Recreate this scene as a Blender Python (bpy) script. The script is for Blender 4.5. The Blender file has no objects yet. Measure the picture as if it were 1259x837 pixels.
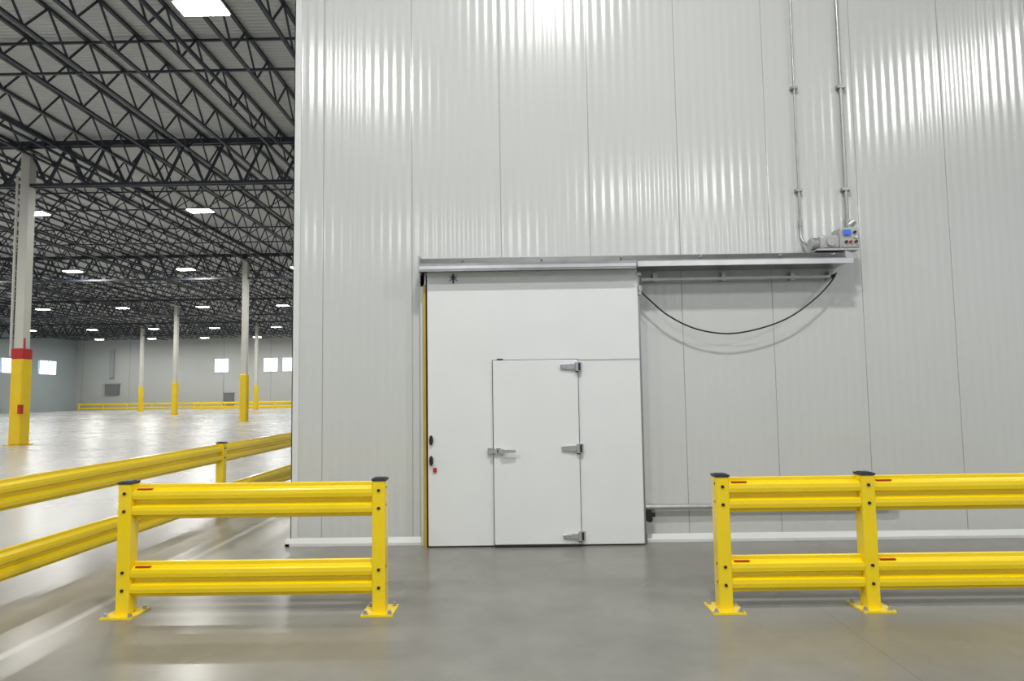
import bpy, math, random
from mathutils import Vector, Matrix
random.seed(4)
S = bpy.context.scene
try:
    S.view_settings.view_transform = 'Standard'
except Exception: pass

# ---------------------------------------------------------------- materials
def mat(name, col, rough=0.5, metal=0.0, noise=0.0, nscale=4.0, bump=0.0, bscale=60.0, col2=None, coat=0.0, spec=None, emit=None):
    m = bpy.data.materials.new(name); m.use_nodes = True
    nt = m.node_tree; b = nt.nodes['Principled BSDF']
    b.inputs['Base Color'].default_value = (*col, 1)
    b.inputs['Roughness'].default_value = rough
    b.inputs['Metallic'].default_value = metal
    if spec is not None: b.inputs['Specular IOR Level'].default_value = spec
    if coat: 
        b.inputs['Coat Weight'].default_value = coat
        b.inputs['Coat Roughness'].default_value = 0.1
    if emit:
        b.inputs['Emission Color'].default_value = (*emit[0], 1)
        b.inputs['Emission Strength'].default_value = emit[1]
    tc = nt.nodes.new('ShaderNodeTexCoord')
    if noise or col2:
        n = nt.nodes.new('ShaderNodeTexNoise'); n.inputs['Scale'].default_value = nscale
        n.inputs['Detail'].default_value = 6
        nt.links.new(tc.outputs['Object'], n.inputs['Vector'])
        r = nt.nodes.new('ShaderNodeValToRGB')
        c2 = col2 if col2 else tuple(c*(1-noise) for c in col)
        r.color_ramp.elements[0].position = 0.3; r.color_ramp.elements[1].position = 0.7
        r.color_ramp.elements[0].color = (*c2, 1); r.color_ramp.elements[1].color = (*col, 1)
        nt.links.new(n.outputs['Fac'], r.inputs['Fac'])
        nt.links.new(r.outputs['Color'], b.inputs['Base Color'])
    if bump:
        n2 = nt.nodes.new('ShaderNodeTexNoise'); n2.inputs['Scale'].default_value = bscale
        nt.links.new(tc.outputs['Object'], n2.inputs['Vector'])
        bp = nt.nodes.new('ShaderNodeBump'); bp.inputs['Strength'].default_value = bump
        bp.inputs['Distance'].default_value = 0.01
        nt.links.new(n2.outputs['Fac'], bp.inputs['Height'])
        nt.links.new(bp.outputs['Normal'], b.inputs['Normal'])
    return m

M_wall = mat('white_metal_panel', (.57,.595,.585), .17, 0, noise=.04, nscale=.6, spec=.75)
M_wall2 = mat('panel_seam', (.38,.39,.38), .6, noise=.1)
M_door = mat('white_frp_door', (.74,.77,.775), .26, noise=.03, nscale=2, bump=.15, bscale=110)
M_gap = mat('dark_gasket', (.03,.03,.03), .8, noise=.2)
M_trim = mat('white_trim', (.66,.685,.68), .4, noise=.04)
M_yel = mat('yellow_powdercoat', (.90,.66,.004), .24, noise=.05, nscale=3, coat=.5)
M_yelp = mat('yellow_column_paint', (.78,.54,.01), .5, noise=.12, nscale=2)
M_ochre = mat('ochre_edge_strip', (.50,.34,.02), .5, noise=.2, nscale=3)
M_cap = mat('dark_plastic_cap', (.03,.035,.045), .5, noise=.2)
M_red = mat('red_paint', (.45,.02,.015), .5, noise=.15)
M_alu = mat('brushed_aluminium', (.42,.43,.435), .3, .85, noise=.2, nscale=6)
M_lip = mat('bright_aluminium', (.72,.74,.74), .28, .7, noise=.12, nscale=6)
M_galv = mat('galvanised_steel', (.50,.51,.51), .4, .6, noise=.2, nscale=15)
M_cond = mat('conduit_steel', (.40,.41,.41), .38, .6, noise=.15, nscale=10)
M_chrome = mat('cast_chrome', (.7,.7,.7), .2, .9, noise=.1, nscale=20)
M_grey = mat('grey_enamel', (.42,.43,.42), .4, noise=.06)
M_blk = mat('black_rubber', (.012,.012,.012), .5, noise=.2)
M_joist = mat('joist_steel_primer', (.022,.030,.044), .5, noise=.3, nscale=1.5)
M_col = mat('column_white_paint', (.52,.515,.465), .5, noise=.08, nscale=1)
M_fwall = mat('far_wall_paint', (.42,.44,.425), .6, noise=.05, nscale=.2)
M_lwall = mat('left_wall_shaded_teal', (.33,.38,.39), .6, noise=.08, nscale=.2)  # teal-grey wall, with its shadow put into the colour
M_win = mat('daylight_glass', (.8,.9,1), .2, noise=.02, emit=((.75,.9,1),2.0))
M_frame = mat('window_frame', (.3,.32,.33), .5, noise=.1)
M_house = mat('lamp_housing', (.25,.25,.25), .5, noise=.1)
M_blue = mat('blue_display', (.02,.1,.5), .3, noise=.1, emit=((.05,.2,.9),.35))
M_dock = mat('dock_door_grey', (.16,.17,.17), .5, noise=.15)
M_lens = mat('lamp_lens', (.9,.9,.85), .3, noise=.02, emit=((1,.97,.9),30.0))

def deck_mat():
    m = mat('roof_deck_white', (.50,.51,.51), .6)
    nt = m.node_tree; b = nt.nodes['Principled BSDF']
    tc = nt.nodes.new('ShaderNodeTexCoord'); w = nt.nodes.new('ShaderNodeTexWave')
    w.bands_direction = 'Y'; w.inputs['Scale'].default_value = 2.1; w.inputs['Distortion'].default_value = 0
    nt.links.new(tc.outputs['Object'], w.inputs['Vector'])
    bp = nt.nodes.new('ShaderNodeBump'); bp.inputs['Strength'].default_value = .8; bp.inputs['Distance'].default_value = .04
    nt.links.new(w.outputs['Fac'], bp.inputs['Height']); nt.links.new(bp.outputs['Normal'], b.inputs['Normal'])
    return m
M_deck = deck_mat()

def floor_mat():
    m = bpy.data.materials.new('sealed_concrete'); m.use_nodes = True
    nt = m.node_tree; b = nt.nodes['Principled BSDF']; L = nt.links.new
    tc = nt.nodes.new('ShaderNodeTexCoord')
    def noise(scale, detail=6):
        n = nt.nodes.new('ShaderNodeTexNoise'); n.inputs['Scale'].default_value = scale; n.inputs['Detail'].default_value = detail
        L(tc.outputs['Object'], n.inputs['Vector']); return n
    n1 = noise(.9); n2 = noise(5); n3 = noise(.5,2)
    r1 = nt.nodes.new('ShaderNodeValToRGB')
    r1.color_ramp.elements[0].position=.25; r1.color_ramp.elements[1].position=.78
    r1.color_ramp.elements[0].color=(.185,.182,.162,1); r1.color_ramp.elements[1].color=(.27,.267,.243,1)
    L(n1.outputs['Fac'], r1.inputs['Fac'])
    r2 = nt.nodes.new('ShaderNodeValToRGB')
    r2.color_ramp.elements[0].position=.3; r2.color_ramp.elements[1].position=.7
    r2.color_ramp.elements[0].color=(.90,.90,.90,1); r2.color_ramp.elements[1].color=(1,1,1,1)
    L(n2.outputs['Fac'], r2.inputs['Fac'])
    mx = nt.nodes.new('ShaderNodeMix'); mx.data_type='RGBA'; mx.blend_type='MULTIPLY'; mx.inputs['Factor'].default_value=1
    L(r1.outputs['Color'], mx.inputs[6]); L(r2.outputs['Color'], mx.inputs[7])
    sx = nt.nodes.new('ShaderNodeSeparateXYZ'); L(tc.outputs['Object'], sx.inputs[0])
    mr = nt.nodes.new('ShaderNodeMapRange'); mr.inputs['From Min'].default_value=-3.5; mr.inputs['From Max'].default_value=-6.5  # blends to a paler hall floor; lamp light put into the base colour
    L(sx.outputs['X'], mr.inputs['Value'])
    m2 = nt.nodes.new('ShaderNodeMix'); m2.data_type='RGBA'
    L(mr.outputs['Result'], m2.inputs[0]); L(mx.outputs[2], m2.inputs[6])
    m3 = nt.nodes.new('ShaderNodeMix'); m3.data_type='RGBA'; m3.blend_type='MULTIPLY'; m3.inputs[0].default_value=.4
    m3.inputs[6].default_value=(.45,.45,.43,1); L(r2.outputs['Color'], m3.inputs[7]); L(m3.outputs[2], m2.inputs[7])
    def line(src, pos, wid):
        a = nt.nodes.new('ShaderNodeMath'); a.operation='SUBTRACT'; L(src, a.inputs[0]); a.inputs[1].default_value=pos
        c = nt.nodes.new('ShaderNodeMath'); c.operation='ABSOLUTE'; L(a.outputs[0], c.inputs[0])
        d = nt.nodes.new('ShaderNodeMapRange'); d.inputs['From Min'].default_value=wid; d.inputs['From Max'].default_value=wid*.3; L(c.outputs[0], d.inputs['Value'])
        return d
    l1 = line(sx.outputs['X'], -3.5, .06)
    m4 = nt.nodes.new('ShaderNodeMix'); m4.data_type='RGBA'; L(l1.outputs[0], m4.inputs[0]); L(m2.outputs[2], m4.inputs[6]); m4.inputs[7].default_value=(.40,.395,.37,1)
    l2 = line(sx.outputs['X'], 2.35, .006)
    m5 = nt.nodes.new('ShaderNodeMix'); m5.data_type='RGBA'; L(l2.outputs[0], m5.inputs[0]); L(m4.outputs[2], m5.inputs[6]); m5.inputs[7].default_value=(.14,.14,.125,1)
    L(m5.outputs[2], b.inputs['Base Color'])
    rr = nt.nodes.new('ShaderNodeMapRange'); rr.inputs['To Min'].default_value=.22; rr.inputs['To Max'].default_value=.32
    L(n3.outputs['Fac'], rr.inputs['Value']); L(rr.outputs['Result'], b.inputs['Roughness'])
    b.inputs['Specular IOR Level'].default_value=.55
    bp = nt.nodes.new('ShaderNodeBump'); bp.inputs['Strength'].default_value=.12; bp.inputs['Distance'].default_value=.003
    n4 = noise(2.5,2)
    L(n4.outputs['Fac'], bp.inputs['Height']); L(bp.outputs['Normal'], b.inputs['Normal'])
    return m
M_floor = floor_mat()

# ---------------------------------------------------------------- mesh builder
class MB:
    def __init__(s): s.v=[]; s.f=[]; s.m=[]; s.sm=[]; s.mats=[]
    def mi(s, m):
        if m not in s.mats: s.mats.append(m)
        return s.mats.index(m)
    def add(s, vs, fs, m, smooth=False):
        o=len(s.v); s.v += [tuple(x) for x in vs]; i=s.mi(m)
        for f in fs: s.f.append(tuple(o+k for k in f)); s.m.append(i); s.sm.append(smooth)
    def box(s, a, b, m):
        x0,y0,z0=a; x1,y1,z1=b
        vs=[(x0,y0,z0),(x1,y0,z0),(x1,y1,z0),(x0,y1,z0),(x0,y0,z1),(x1,y0,z1),(x1,y1,z1),(x0,y1,z1)]
        s.add(vs,[(0,3,2,1),(4,5,6,7),(0,1,5,4),(1,2,6,5),(2,3,7,6),(3,0,4,7)],m)
    def cbox(s, a, b, c, m):
        x0,y0,z0=a; x1,y1,z1=b
        P=[(x0+c,z0),(x1-c,z0),(x1,z0+c),(x1,z1-c),(x1-c,z1),(x0+c,z1),(x0,z1-c),(x0,z0+c)]
        s.prism([(p[0],p[1]) for p in P], y0+c, y1, m, inset=c)
    def prism(s, P, y0, y1, m, inset=0):
        n=len(P); cx=sum(p[0] for p in P)/n; cz=sum(p[1] for p in P)/n
        vs=[]; fs=[]
        rings=[(y0,0),(y1,0)]
        if inset: rings=[(y0-inset,inset)]+rings
        for (y,i) in rings:
            for p in P:
                dx=p[0]-cx; dz=p[1]-cz
                vs.append((p[0]-math.copysign(min(i,abs(dx)),dx), y, p[1]-math.copysign(min(i,abs(dz)),dz)))
        for r in range(len(rings)-1):
            for k in range(n):
                fs.append((r*n+k, r*n+(k+1)%n, (r+1)*n+(k+1)%n, (r+1)*n+k))
        fs.append(tuple(range(n-1,-1,-1))); fs.append(tuple((len(rings)-1)*n+k for k in range(n)))
        s.add(vs,fs,m)
    def bar(s, p, q, w, m, w2=None):
        p=Vector(p); q=Vector(q); d=(q-p).normalized()
        u=d.cross(Vector((0,0,1)))
        if u.length<1e-3: u=Vector((1,0,0))
        u.normalize(); t=u.cross(d); w2=w2 or w
        vs=[]
        for e in (p,q):
            for (a,b) in ((-1,-1),(1,-1),(1,1),(-1,1)): vs.append(e+u*a*w/2+t*b*w2/2)
        s.add(vs,[(0,1,2,3),(7,6,5,4),(0,4,5,1),(1,5,6,2),(2,6,7,3),(3,7,4,0)],m)
    def cyl(s, p, q, r, m, n=20, r2=None):
        p=Vector(p); q=Vector(q); d=(q-p).normalized(); r2=r if r2 is None else r2
        u=d.orthogonal().normalized(); t=d.cross(u); vs=[]
        for e,R in ((p,r),(q,r2)):
            for k in range(n):
                a=2*math.pi*k/n; vs.append(e+u*R*math.cos(a)+t*R*math.sin(a))
        s.add(vs,[(k,(k+1)%n,n+(k+1)%n,n+k) for k in range(n)],m,True)
        s.add(vs[:n],[tuple(range(n-1,-1,-1))],m); s.add(vs[n:],[tuple(range(n))],m)
    def tube(s, pts, r, m, n=12):
        pts=[Vector(p) for p in pts]; vs=[]; fs=[]
        up=None
        for i,p in enumerate(pts):
            d=(pts[min(i+1,len(pts)-1)]-pts[max(i-1,0)]).normalized()
            if up is None: up=d.orthogonal().normalized()
            up=(up-d*up.dot(d)).normalized(); t=d.cross(up)
            for k in range(n):
                a=2*math.pi*k/n; vs.append(p+up*r*math.cos(a)+t*r*math.sin(a))
        for i in range(len(pts)-1):
            for k in range(n): fs.append((i*n+k,i*n+(k+1)%n,(i+1)*n+(k+1)%n,(i+1)*n+k))
        s.add(vs,fs,m,True); s.add(vs[:n],[tuple(range(n-1,-1,-1))],m); s.add(vs[-n:],[tuple(range(n))],m)
    def xprof(s, P, x0, x1, m, smooth=False):
        n=len(P); vs=[(x0,a,b) for a,b in P]+[(x1,a,b) for a,b in P]
        s.add(vs,[(k,(k+1)%n,n+(k+1)%n,n+k) for k in range(n)]+[tuple(range(n-1,-1,-1)),tuple(range(n,2*n))],m,smooth)
    def obj(s, name, parent=None, loc=None, rotz=0):
        me=bpy.data.meshes.new(name); me.from_pydata(s.v,[],s.f)
        for m in s.mats: me.materials.append(m)
        for i,p in enumerate(me.polygons): p.material_index=s.m[i]; p.use_smooth=s.sm[i]
        me.update(); o=bpy.data.objects.new(name,me); S.collection.objects.link(o)
        if parent: o.parent=parent
        if loc: o.location=loc
        o.rotation_euler[2]=rotz
        return o
def fixn(o):
    import bmesh
    bm=bmesh.new(); bm.from_mesh(o.data); bmesh.ops.recalc_face_normals(bm,faces=bm.faces); bm.to_mesh(o.data); bm.free()
def empty(name, loc=(0,0,0)):
    e=bpy.data.objects.new(name,None); e.location=loc; S.collection.objects.link(e); e.empty_display_size=.2; return e

WY=7.05
XL=-2.63
XR=14.0
HB=9.7

# ---------------------------------------------------------------- shell
b=MB(); b.box((-70,-22,-.2),(30,95,0),M_floor); floor=b.obj('floor')
b=MB(); b.box((-70,-22,12.02),(30,95,12.15),M_deck); b.obj('ceiling')

b=MB(); b.box((-70.3,95,0),(30,95.3,12.1),M_fwall)
x=-69
while x<-20:
    b.box((x-.03,94.97,0),(x+.03,95.0,12),M_frame); x+=7.5
b.obj('wall_far')
b=MB(); b.box((-70.3,-22,0),(-70,95,12.1),M_lwall)
b.obj('wall_left')
wi=1
for X in (-46.8,-39.0,-36.0,-30):
    b=MB(); z0=5.7
    b.box((X-1.1,94.9,z0),(X+1.1,94.96,z0+2.1),M_win)
    for a in (-1.15,1.1,-.03): b.box((X+a,94.84,z0-.05),(X+a+.06,94.9,z0+2.15),M_frame)
    for a in (-.05,2.1): b.box((X-1.15,94.84,z0+a),(X+1.15,94.9,z0+a+.06),M_frame)
    b.obj('window_%d'%wi); wi+=1
for Y in (89,82.5,75):
    b=MB(); z0=5.5
    b.box((-69.96,Y-1.6,z0),(-69.9,Y+1.6,z0+2.0),M_win)
    for a in (-1.65,1.6,-.03): b.box((-69.9,Y+a,z0-.05),(-69.84,Y+a+.06,z0+2.05),M_frame)
    for a in (-.05,2.0): b.box((-69.9,Y-1.65,z0+a),(-69.84,Y+1.65,z0+a+.06),M_frame)
    b.obj('window_%d'%wi); wi+=1
b=MB(); b.box((-65.2,94.7,2.4),(-63,95,4),M_dock); b.box((-65.4,94.6,4.0),(-62.8,95,4.15),M_frame)
b.box((-64.5,94.6,5),(-63.9,94.98,9.5),M_frame); b.obj('wall_heater_duct')
b=MB(); b.box((-46.4,94.85,0),(-44.8,95,2.4),M_dock); b.box((-46.5,94.8,2.4),(-44.7,95,2.5),M_frame)
b.box((-45,94.8,1.0),(-44.95,94.86,1.2),M_chrome); b.obj('door_2')

# cold-room ribbed wall
def ribbed_wall():
    per=.106; step=per/14; n=int((XR-XL)/step); pts=[]
    seams=[]; s=-2.286
    while s<XR-.1: seams.append(s); s+=1.06
    for i in range(n+1):
        X=XL+i*(XR-XL)/n
        if any(abs(X-q)<.007 for q in seams): continue
        pts.append((X,WY+.0013*math.sin(2*math.pi*X/per),0))
    for q in seams:
        y=WY+.0013*math.sin(2*math.pi*q/per)
        pts += [(q-.004,y,0),(q-.0018,y+.004,1),(q+.0018,y+.004,1),(q+.004,y,0)]
    pts.sort()
    vs=[];fa=[];fb=[]
    for X,y,_ in pts: vs += [(X,y,0),(X,y,HB)]
    for i in range(len(pts)-1):
        q=(2*i,2*i+2,2*i+3,2*i+1)
        (fb if (pts[i][2] or pts[i+1][2]) else fa).append(q)
    m=MB(); m.mi(M_wall); m.mi(M_wall2)
    m.add(vs,fa,M_wall,True)
    m.add(vs,fb,M_wall2,False)
    m.box((XL,WY+.05,0),(XR,WY+.15,HB),M_wall2)
    m.obj('wall_front')
ribbed_wall()
b=MB(); b.box((XL,WY+.0,0),(XL+.12,60,HB),M_wall)
b.obj('wall_side')
b=MB(); b.box((XL,WY,HB),(XR,60,HB+.12),M_wall); b.obj('cold_room_roof_panel')
b=MB()
b.box((XL-.012,WY-.012,0),(XL+.07,WY-.004,HB),M_trim); b.box((XL-.012,WY-.012,0),(XL-.002,WY+.08,HB),M_trim)
b.obj('trim_1')
b=MB(); P=[(WY,0),(WY-.05,0),(WY-.05,.03),(WY-.012,.085),(WY,.085)]
b.xprof(P,XL-.06,-1.1,M_trim); b.xprof(P,1.46,XR,M_trim)
b.xprof([(WY-.05,0),(60,0),(60,.03),(WY-.05,.03)],XL-.06,XL-.01,M_trim)
b.obj('baseboard_front')

# ---------------------------------------------------------------- sliding door
D=empty('door_1',(0,0,0))
FY=6.87
b=MB(); b.cbox((-1.024,FY,.015),(1.403,FY+.12,3.13),.008,M_door)
b.box((1.403,FY+.02,.015),(1.425,FY+.12,3.1),M_alu)
b.box((-1.040,FY+.02,.0),(-1.024,FY+.13,3.1),M_gap)
b.obj('sliding_panel',D)
b=MB()
b.box((.70,FY-.0095,2.088),(1.40,FY-.007,2.093),M_frame)
b.box((-.284,FY-.011,.012),(.697,FY-.002,2.099),M_gap)
b.obj('gasket',D)
b=MB(); b.cbox((-.277,FY-.028,.03),(.69,FY-.012,2.092),.005,M_door)
b.box((-.277,FY-.030,.012),(.69,FY-.006,.028),M_gap)
b.box((-.23,FY-.02,2.1),(-.16,FY-.008,2.112),M_blk)
b.obj('personnel_door',D)
b=MB()
b.box((-1.115,WY-.09,0),(-1.072,WY-.003,3.2),M_trim)
b.box((-1.070,FY+.015,0),(-1.044,WY-.003,2.98),M_ochre)
b.box((-1.115,WY-.09,2.98),(-1.03,WY-.003,3.2),M_trim)
b.obj('jamb',D)
def hinge(z):
    y=FY-.028
    b=MB()
    b.prism([(.49,z-.022),(.62,z-.035),(.66,z-.03),(.66,z+.03),(.60,z+.03),(.49,z+.022)],y-.022,y,M_chrome,inset=.006)
    b.cyl((.675,y-.02,z-.05),(.675,y-.02,z+.045),.022,M_chrome)
    b.cyl((.675,y-.02,z-.062),(.675,y-.02,z-.05),.017,M_blk)
    b.box((.66,y-.012,z-.055),(.735,FY-.007,z+.05),M_chrome)
    b.box((.70,y-.026,z-.045),(.718,y-.01,z+.04),M_blk)
    for xx in (.515,.56): b.cyl((xx,y-.034,z),(xx,y-.02,z),.009,M_galv,10)
    b.obj('hinge',D)
for z in (2.01,1.09,.12): hinge(z)
b=MB(); y=FY-.028; z=1.07
b.cbox((-.345,FY-.034,z-.035),(-.287,FY-.007,z+.035),.005,M_chrome)
b.cbox((-.27,y-.03,z-.035),(-.19,y,z+.035),.008,M_chrome)
b.box((-.31,y-.045,z-.018),(-.26,y-.02,z+.018),M_chrome)
b.cyl((-.175,y,z),(-.175,y-.06,z),.026,M_chrome)
b.prism([(-.185,z-.02),(-.03,z-.012),(-.02,z),(-.03,z+.014),(-.185,z+.02)],y-.07,y-.05,M_chrome,inset=.004)
b.box((-.235,y-.044,z-.02),(-.225,y-.036,z+.02),M_blk)
b.obj('latch_handle',D)
b=MB()
for z in (1.20,.97):
    x=-.985
    b.prism([(x+.022*math.cos(a*math.pi/8),z+.055*math.sin(a*math.pi/8)) for a in range(16)],FY-.03,FY-.006,M_blk,inset=.006)
b.obj('pull_handle',D)
b=MB(); b.box((-.965,FY-.018,.84),(-.925,FY-.007,.89),M_red); b.box((-.96,FY-.012,.89),(-.93,FY-.007,.93),M_trim); b.obj('release_tag',D)
b=MB(); x,z=-.72,3.04
b.cyl((x,FY-.005,z+.02),(x,FY-.04,z+.02),.016,M_blk)
b.box((x-.007,FY-.018,z-.05),(x+.007,FY-.006,z+.06),M_blk)
for sx in (-1,1):
    b.bar((x,FY-.012,z+.01),(x+sx*.05,FY-.012,z-.02),.008,M_frame); b.bar((x,FY-.012,z+.0),(x+sx*.045,FY-.012,z+.03),.007,M_frame)
b.obj('door_stop_bracket',D)
b=MB(); b.box((1.405,FY-.02,2.83),(1.44,FY+.03,2.93),M_galv); b.cyl((1.425,FY-.03,2.88),(1.425,FY,2.88),.018,M_galv)
b.box((1.38,FY-.01,3.05),(1.44,FY+.05,3.085),M_galv); b.obj('cable_arm',D)

# track header
b=MB(); T=.03; BK=WY-.02
P=[(BK,3.10+T),(6.76,3.10+T),(6.74,3.11+T),(6.74,3.165+T),(6.765,3.18+T),(6.80,3.235+T),(6.84,3.25+T),(BK,3.25+T)]
b.xprof(P,-1.09,3.74,M_alu)
b.xprof([(6.725,3.075+T),(6.745,3.075+T),(6.745,3.165+T),(6.725,3.165+T)],-1.09,1.36,M_alu)
b.xprof([(6.718,3.10+T),(6.726,3.10+T),(6.726,3.135+T),(6.718,3.135+T)],-1.09,1.36,M_lip)
b.xprof([(6.715,3.095+T),(6.745,3.095+T),(6.745,3.15+T),(6.715,3.15+T)],1.38,3.80,M_lip)
b.box((-1.11,6.735,3.08+T),(-1.09,BK,3.26+T),M_galv)
b.prism([(3.74,3.10+T),(3.86,3.17+T),(3.86,3.2+T),(3.74,3.25+T)],6.76,BK,M_galv)
for xx in (-.6,.3,1.2,2.1,3.0,3.6): b.cyl((xx,6.735,3.21+T),(xx,6.78,3.21+T),.009,M_galv,8)
b.obj('sliding_door_track')
b=MB(); b.box((1.46,WY-.11,3.0),(3.70,WY-.085,3.03),M_cond)
for xx in (1.6,2.4,3.2,3.64): b.box((xx,WY-.10,2.99),(xx+.05,WY-.003,3.09),M_galv)
b.cyl((3.68,WY-.13,3.02),(3.68,WY-.02,3.02),.022,M_blk)
b.obj('drive_belt_rail')
b=MB(); b.tube([(1.44,WY-.07,.40),(4.3,WY-.07,.40)],.032,M_galv,14)
for xx in (1.5,2.6,3.7,4.25): b.box((xx,WY-.07,.37),(xx+.06,WY-.003,.43),M_galv)
b.box((1.435,WY-.14,.26),(1.50,WY-.04,.36),M_blk); b.cyl((1.47,WY-.15,.28),(1.47,WY-.03,.28),.035,M_blk); b.box((1.49,WY-.12,.30),(1.54,WY-.08,.34),M_blk)
b.obj('floor_guide_rail')

# operator
mo=empty('door_operator_motor')
b=MB(); o=-.09
b.cbox((3.58+o,6.80,3.31),(3.80+o,6.99,3.47),.02,M_grey)
b.cyl((3.50+o,6.9,3.385),(3.60+o,6.9,3.385),.066,M_grey,24)
for k in range(5): b.cyl((3.515+o+k*.018,6.9,3.385),(3.521+o+k*.018,6.9,3.385),.074,M_galv,24)
b.cyl((3.69+o,6.80,3.39),(3.69+o,6.775,3.39),.05,M_grey,20)
b.obj('gearmotor',mo)
b=MB()
b.cbox((3.79+o,6.78,3.31),(4.01+o,6.97,3.55),.015,M_grey)
b.box((3.82+o,6.755,3.46),(3.90+o,6.768,3.515),M_blue)
for i,(xx,zz,mm) in enumerate(((3.95,3.49,M_blk),(3.85,3.38,M_blk),(3.90,3.38,M_red),(3.96,3.38,M_blk),(3.96,3.435,M_trim))):
    b.cyl((xx+o,6.755,zz),(xx+o,6.775,zz),.015,mm,12)
b.obj('control_box',mo)
b=MB(); b.box((3.52+o,6.78,3.288),(4.0+o,6.99,3.308),M_galv)
b.cyl((3.96+o,6.88,3.55),(3.96+o,6.88,3.60),.035,M_galv,18); b.cyl((3.96+o,6.88,3.60),(4.0+o,6.85,3.64),.045,M_galv,18,.03)
b.obj('mount_plate',mo)

# conduits
y=WY-.035
b=MB(); cx=3.365
b.tube([(cx,y,HB-.05),(cx,y,3.66)],.013,M_cond); b.tube([(cx,y,3.66)]+[(cx+.10*(1-math.cos(a)),y-.06*math.sin(a),3.51-.13*math.sin(a)) for a in [i*math.pi/16 for i in range(0,9)]],.015,M_cond)
for z in (8.6,6.9,5.3,4.05): b.box((cx-.04,y-.018,z),(cx+.04,WY-.003,z+.03),M_cond)
b.cyl((cx,y,3.63),(cx,y,3.70),.022,M_cond)
b.obj('electrical_conduit')
b=MB(); cx=3.92
b.tube([(cx,y,HB-.05),(cx,y,3.52)],.02,M_cond)
for z in (8.6,6.9,5.3,4.05): b.box((cx-.05,y-.024,z),(cx+.05,WY-.003,z+.035),M_cond)
b.cyl((cx,y,3.60),(cx,y,3.70),.03,M_cond); b.cyl((cx,y,3.50),(cx,y,3.54),.026,M_cond)
b.obj('electrical_conduit')
# cable
ctrl=[(1.43,2.88),(1.55,2.76),(1.75,2.585),(2.05,2.43),(2.42,2.365),(2.8,2.42),(3.15,2.55),(3.45,2.76),(3.62,2.93),(3.70,3.05)]
def cr(p0,p1,p2,p3,t): return .5*((2*p1)+(-p0+p2)*t+(2*p0-5*p1+4*p2-p3)*t*t+(-p0+3*p1-3*p2+p3)*t**3)
pp=[]
c=[ctrl[0]]+ctrl+[ctrl[-1]]
for i in range(1,len(c)-2):
    for t in range(6):
        pp.append((cr(c[i-1][0],c[i][0],c[i+1][0],c[i+2][0],t/6),WY-.15,cr(c[i-1][1],c[i][1],c[i+1][1],c[i+2][1],t/6)))
pp.append((ctrl[-1][0],WY-.15,ctrl[-1][1]))
b=MB(); b.tube(pp,.009,M_blk,8); b.obj('power_cable')

# ---------------------------------------------------------------- guard rails
def rail_profile(z0,h=.28):
    f=[(.03,0),(.010,.004),(.010,.022),(-.040,.045),(-.044,.075),(-.040,.105),(-.004,.122),(-.004,.150),(-.040,.168),(-.044,.198),(-.040,.228),(.010,.25),(.010,.276),(.03,.28)]
    f=[(a,z0+b*h/.28) for a,b in f]
    back=[(a+.006,z) for a,z in f[::-1]]
    return f+back
def guard(posts, loc, rotz=0, tag=True, name='guard_rail'):
    b=MB(); w=.053
    for x in posts:
        b.cbox((x-w,-w,.012),(x+w,w,1.035),.006,M_yel)
        b.box((x-w-.004,-w-.004,1.035),(x+w+.004,w+.004,1.052),M_cap)
        b.box((x-w+.015,-w+.015,1.052),(x+w-.015,w-.015,1.058),M_cap)
        b.box((x-.125,-.125,0),(x+.125,.125,.014),M_yel)
        for (sx,sy) in ((-1,-1),(1,-1),(1,1),(-1,1)):
            b.cyl((x+sx*.095,sy*.095,.014),(x+sx*.095,sy*.095,.04),.013,M_galv,8)
            b.cyl((x+sx*.095,sy*.095,.014),(x+sx*.095,sy*.095,.018),.022,M_galv,12)
        b.bar((x-.055,-.057,.014),(x+.055,-.057,.014),.012,M_yel)
        for z in (.20,.34,.82,.96):
            b.cyl((x,-w-.0075,z),(x,-w+.001,z),.0125,M_blk,12)
            for sx in (-1,1): b.cyl((x+sx*(w+.001),-.022,z+.02),(x+sx*(w-.001),-.022,z+.02),.011,M_blk,10)
    for a,c in zip(posts[:-1],posts[1:]):
        for z0 in (.13,.745):
            b.xprof(rail_profile(z0),a+w-.002,c-w+.002,M_yel)
            for e,sg in ((a+w,1),(c-w,-1)):
                b.box((min(e,e+sg*.006),-.03,z0+.01),(max(e,e+sg*.006),.04,z0+.27),M_yel)
            if tag: b.box((a+w+.03,-.026,z0+.2425),(a+w+.15,-.004,z0+.2495),M_red)
    o=b.obj(name,loc=loc,rotz=rotz); fixn(o); return o
guard([-3.16,-1.12],(0,4.91,0))
guard([1.605,2.75,4.79,6.83],(0,4.87,0))
ang=math.atan2(11.6-5.33,-4.36+4.55)
guard([0.0,4.03,8.06,12.09,16.12,20.15,24.18],(-4.68,.98,0),ang,tag=False)
guard([-68+3.8*i for i in range(11)],(0,93,0),0,tag=False)
guard([-30-3.8*i for i in range(5)][::-1],(0,84,0),0,tag=False)

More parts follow.
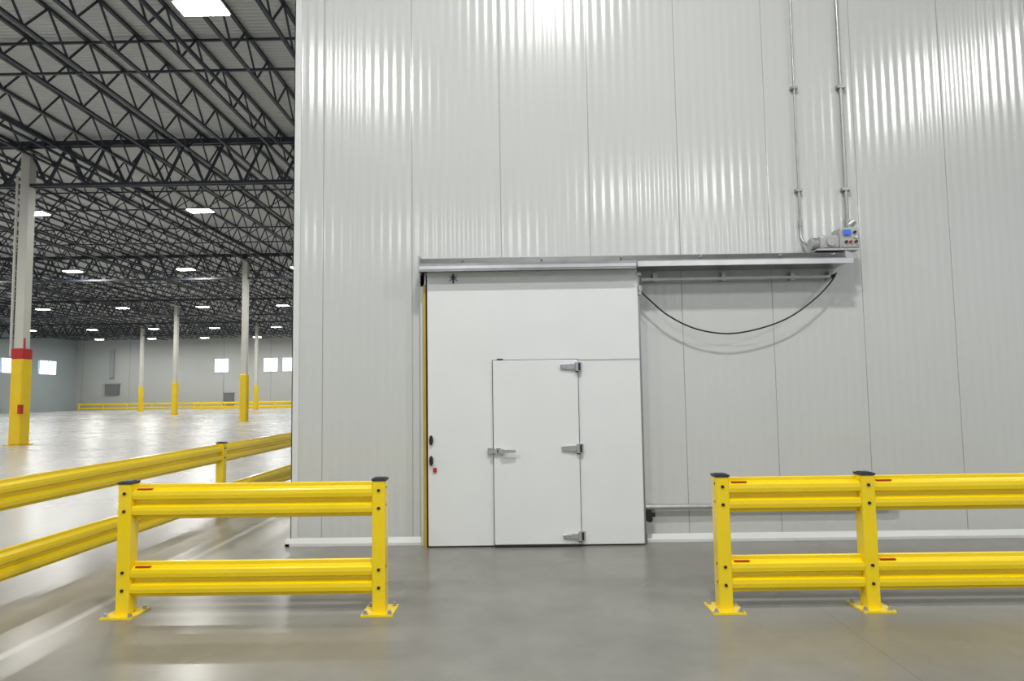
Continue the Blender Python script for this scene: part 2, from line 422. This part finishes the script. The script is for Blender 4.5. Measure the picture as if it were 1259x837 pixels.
# ---------------------------------------------------------------- columns
def column(X,Y,red):
    b=MB(); w=.17
    b.box((X-.32,Y-.32,0),(X+.32,Y+.32,.04),M_yelp)
    b.cbox((X-.225,Y-.225,.03),(X+.225,Y+.225,3.3),.03,M_yelp)
    if red:
        b.cbox((X-.23,Y-.23,3.3),(X+.23,Y+.23,3.7),.03,M_red)
        b.cyl((X+.25,Y-.18,3.6),(X+.25,Y-.18,4.1),.03,M_red); b.cyl((X+.28,Y-.3,1.2),(X+.28,Y-.3,1.55),.09,M_red)
        b.tube([(X-.26,Y-.2,3.4),(X-.26,Y-.2,10.4)],.045,M_col,10)
    b.box((X-w,Y-w,3.2),(X+w,Y-w+.02,11.5),M_col); b.box((X-w,Y+w-.02,3.2),(X+w,Y+w,11.5),M_col)
    b.box((X-w,Y-w+.02,3.2),(X-w+.02,Y+w-.02,11.5),M_col); b.box((X+w-.02,Y-w+.02,3.2),(X+w,Y+w-.02,11.5),M_col)
    b.box((X-.3,Y-.3,11.45),(X+.3,Y+.3,11.5),M_joist)
    b.obj('support_column')
for Y in (23,42,61,80):
    for X in (-19.1,-34.8,-50.2,-66):
        column(X,Y,(X,Y) in ((-19.1,23),(-34.8,42)))
column(-19.1,4,False); column(-34.8,4,False)

# ---------------------------------------------------------------- roof steel
b=MB(); zt,zb=11.95,11.0; pan=1.5
nx=0; X=-69.5
while X<29:
    y0,y1=-21.5,94.5
    b.bar((X,y0,zt),(X,y1,zt),.1,M_joist,.07); b.bar((X,y0,zb),(X,y1,zb),.1,M_joist,.07)
    Y=-10+(nx%2)*.3
    lim=94 if X<-2 else 9
    while Y<lim:
        b.bar((X,Y,zb),(X,Y+pan/2,zt),.045,M_joist); b.bar((X,Y+pan/2,zt),(X,Y+pan,zb),.045,M_joist); Y+=pan
    X+=1.55; nx+=1
for Y in (10,16.5,29,35.5,48,54.5,67,73.5,86):
    b.bar((-69.5,Y,zb),(29,Y,zb),.06,M_joist); b.bar((-69.5,Y,zt-.05),(29,Y,zt-.05),.06,M_joist)
    X=-69.5
    while X<-2 and Y>20:
        b.bar((X,Y,zb),(X+1.55,Y,zt),.035,M_joist); b.bar((X,Y,zt),(X+1.55,Y,zb),.035,M_joist); X+=1.55
b.obj('roof_joists')
for Y in (4,23,42,61,80):
    b=MB(); zt2,zb2=11.75,10.1
    for dx in (-.09,.09):
        b.bar((-69.8,Y+dx,zt2),(29,Y+dx,zt2),.09,M_joist,.2); b.bar((-69.8,Y+dx,zb2),(29,Y+dx,zb2),.08,M_joist,.12)
    X=-69.5
    while X<29:
        b.bar((X,Y,zb2),(X+.775,Y,zt2),.08,M_joist); b.bar((X+.775,Y,zt2),(X+1.55,Y,zb2),.08,M_joist); X+=1.55
    b.obj('roof_girder')
b=MB()
for X in (-8.5,-17,-27,-39,-55): b.tube([(X,-21,10.85),(X,94,10.85)],.06,M_joist,8)
b.obj('sprinkler_pipe')

# ---------------------------------------------------------------- lamps
def lamp(X,Y,P,Z=10.5):
    b=MB(); w,d=.55,.27
    b.box((X-w,Y-d,Z),(X+w,Y+d,Z+.05),M_house); b.box((X-w*.6,Y-d*.5,Z+.05),(X+w*.6,Y+d*.5,Z+.13),M_house)
    for sx in (-1,1): b.bar((X+sx*w*.8,Y,Z+.05),(X+sx*w*.5,Y,11.0),.012,M_house)
    b.box((X-w+.03,Y-d+.03,Z-.03),(X+w-.03,Y+d-.03,Z),M_lens)
    o=b.obj('high_bay_light')
    ld=bpy.data.lights.new('led_array','AREA'); ld.shape='RECTANGLE'; ld.size=2*w-.08; ld.size_y=2*d-.08; ld.energy=P; ld.color=(1,.98,.945)
    lo=bpy.data.objects.new('led_array',ld); S.collection.objects.link(lo); lo.location=(X,Y,Z-.035); lo.parent=o
PW=450
for Y in (13,27.7,40.6,57.7,75.5,88):
    X=-7.0
    while X>-68:
        if Y>20 and X>-8: X-=7.8; continue
        lamp(X,Y,PW); X-=7.8
for X,Y,P in ((.8,1.4,620),(12.6,-2.6,900),(-4.6,-2,340),(-13,-2,450),(-21,-2,450),(-29,-2,450),(6.5,-12,420),(-3,-19,400),(13,-19,400),(-14,-17,420),(22,-3,420)): lamp(X,Y,P)

# ---------------------------------------------------------------- world & camera
w=bpy.data.worlds.new('World'); S.world=w; w.use_nodes=True
w.node_tree.nodes['Background'].inputs[0].default_value=(.80,.87,.95,1); w.node_tree.nodes['Background'].inputs[1].default_value=.5

cd=bpy.data.cameras.new('camera'); cam=bpy.data.objects.new('camera',cd); S.collection.objects.link(cam); S.camera=cam
cd.sensor_fit='HORIZONTAL'; cd.sensor_width=36; cd.lens=740/1259*36; cd.shift_y=.0131
cd.clip_end=500
R=Matrix.Rotation(.008,4,'Z')@Matrix.Rotation(math.pi/2+.065,4,'X')@Matrix.Rotation(-.0145,4,'Z')
cam.matrix_world=Matrix.Translation((0,0,1.72))@R
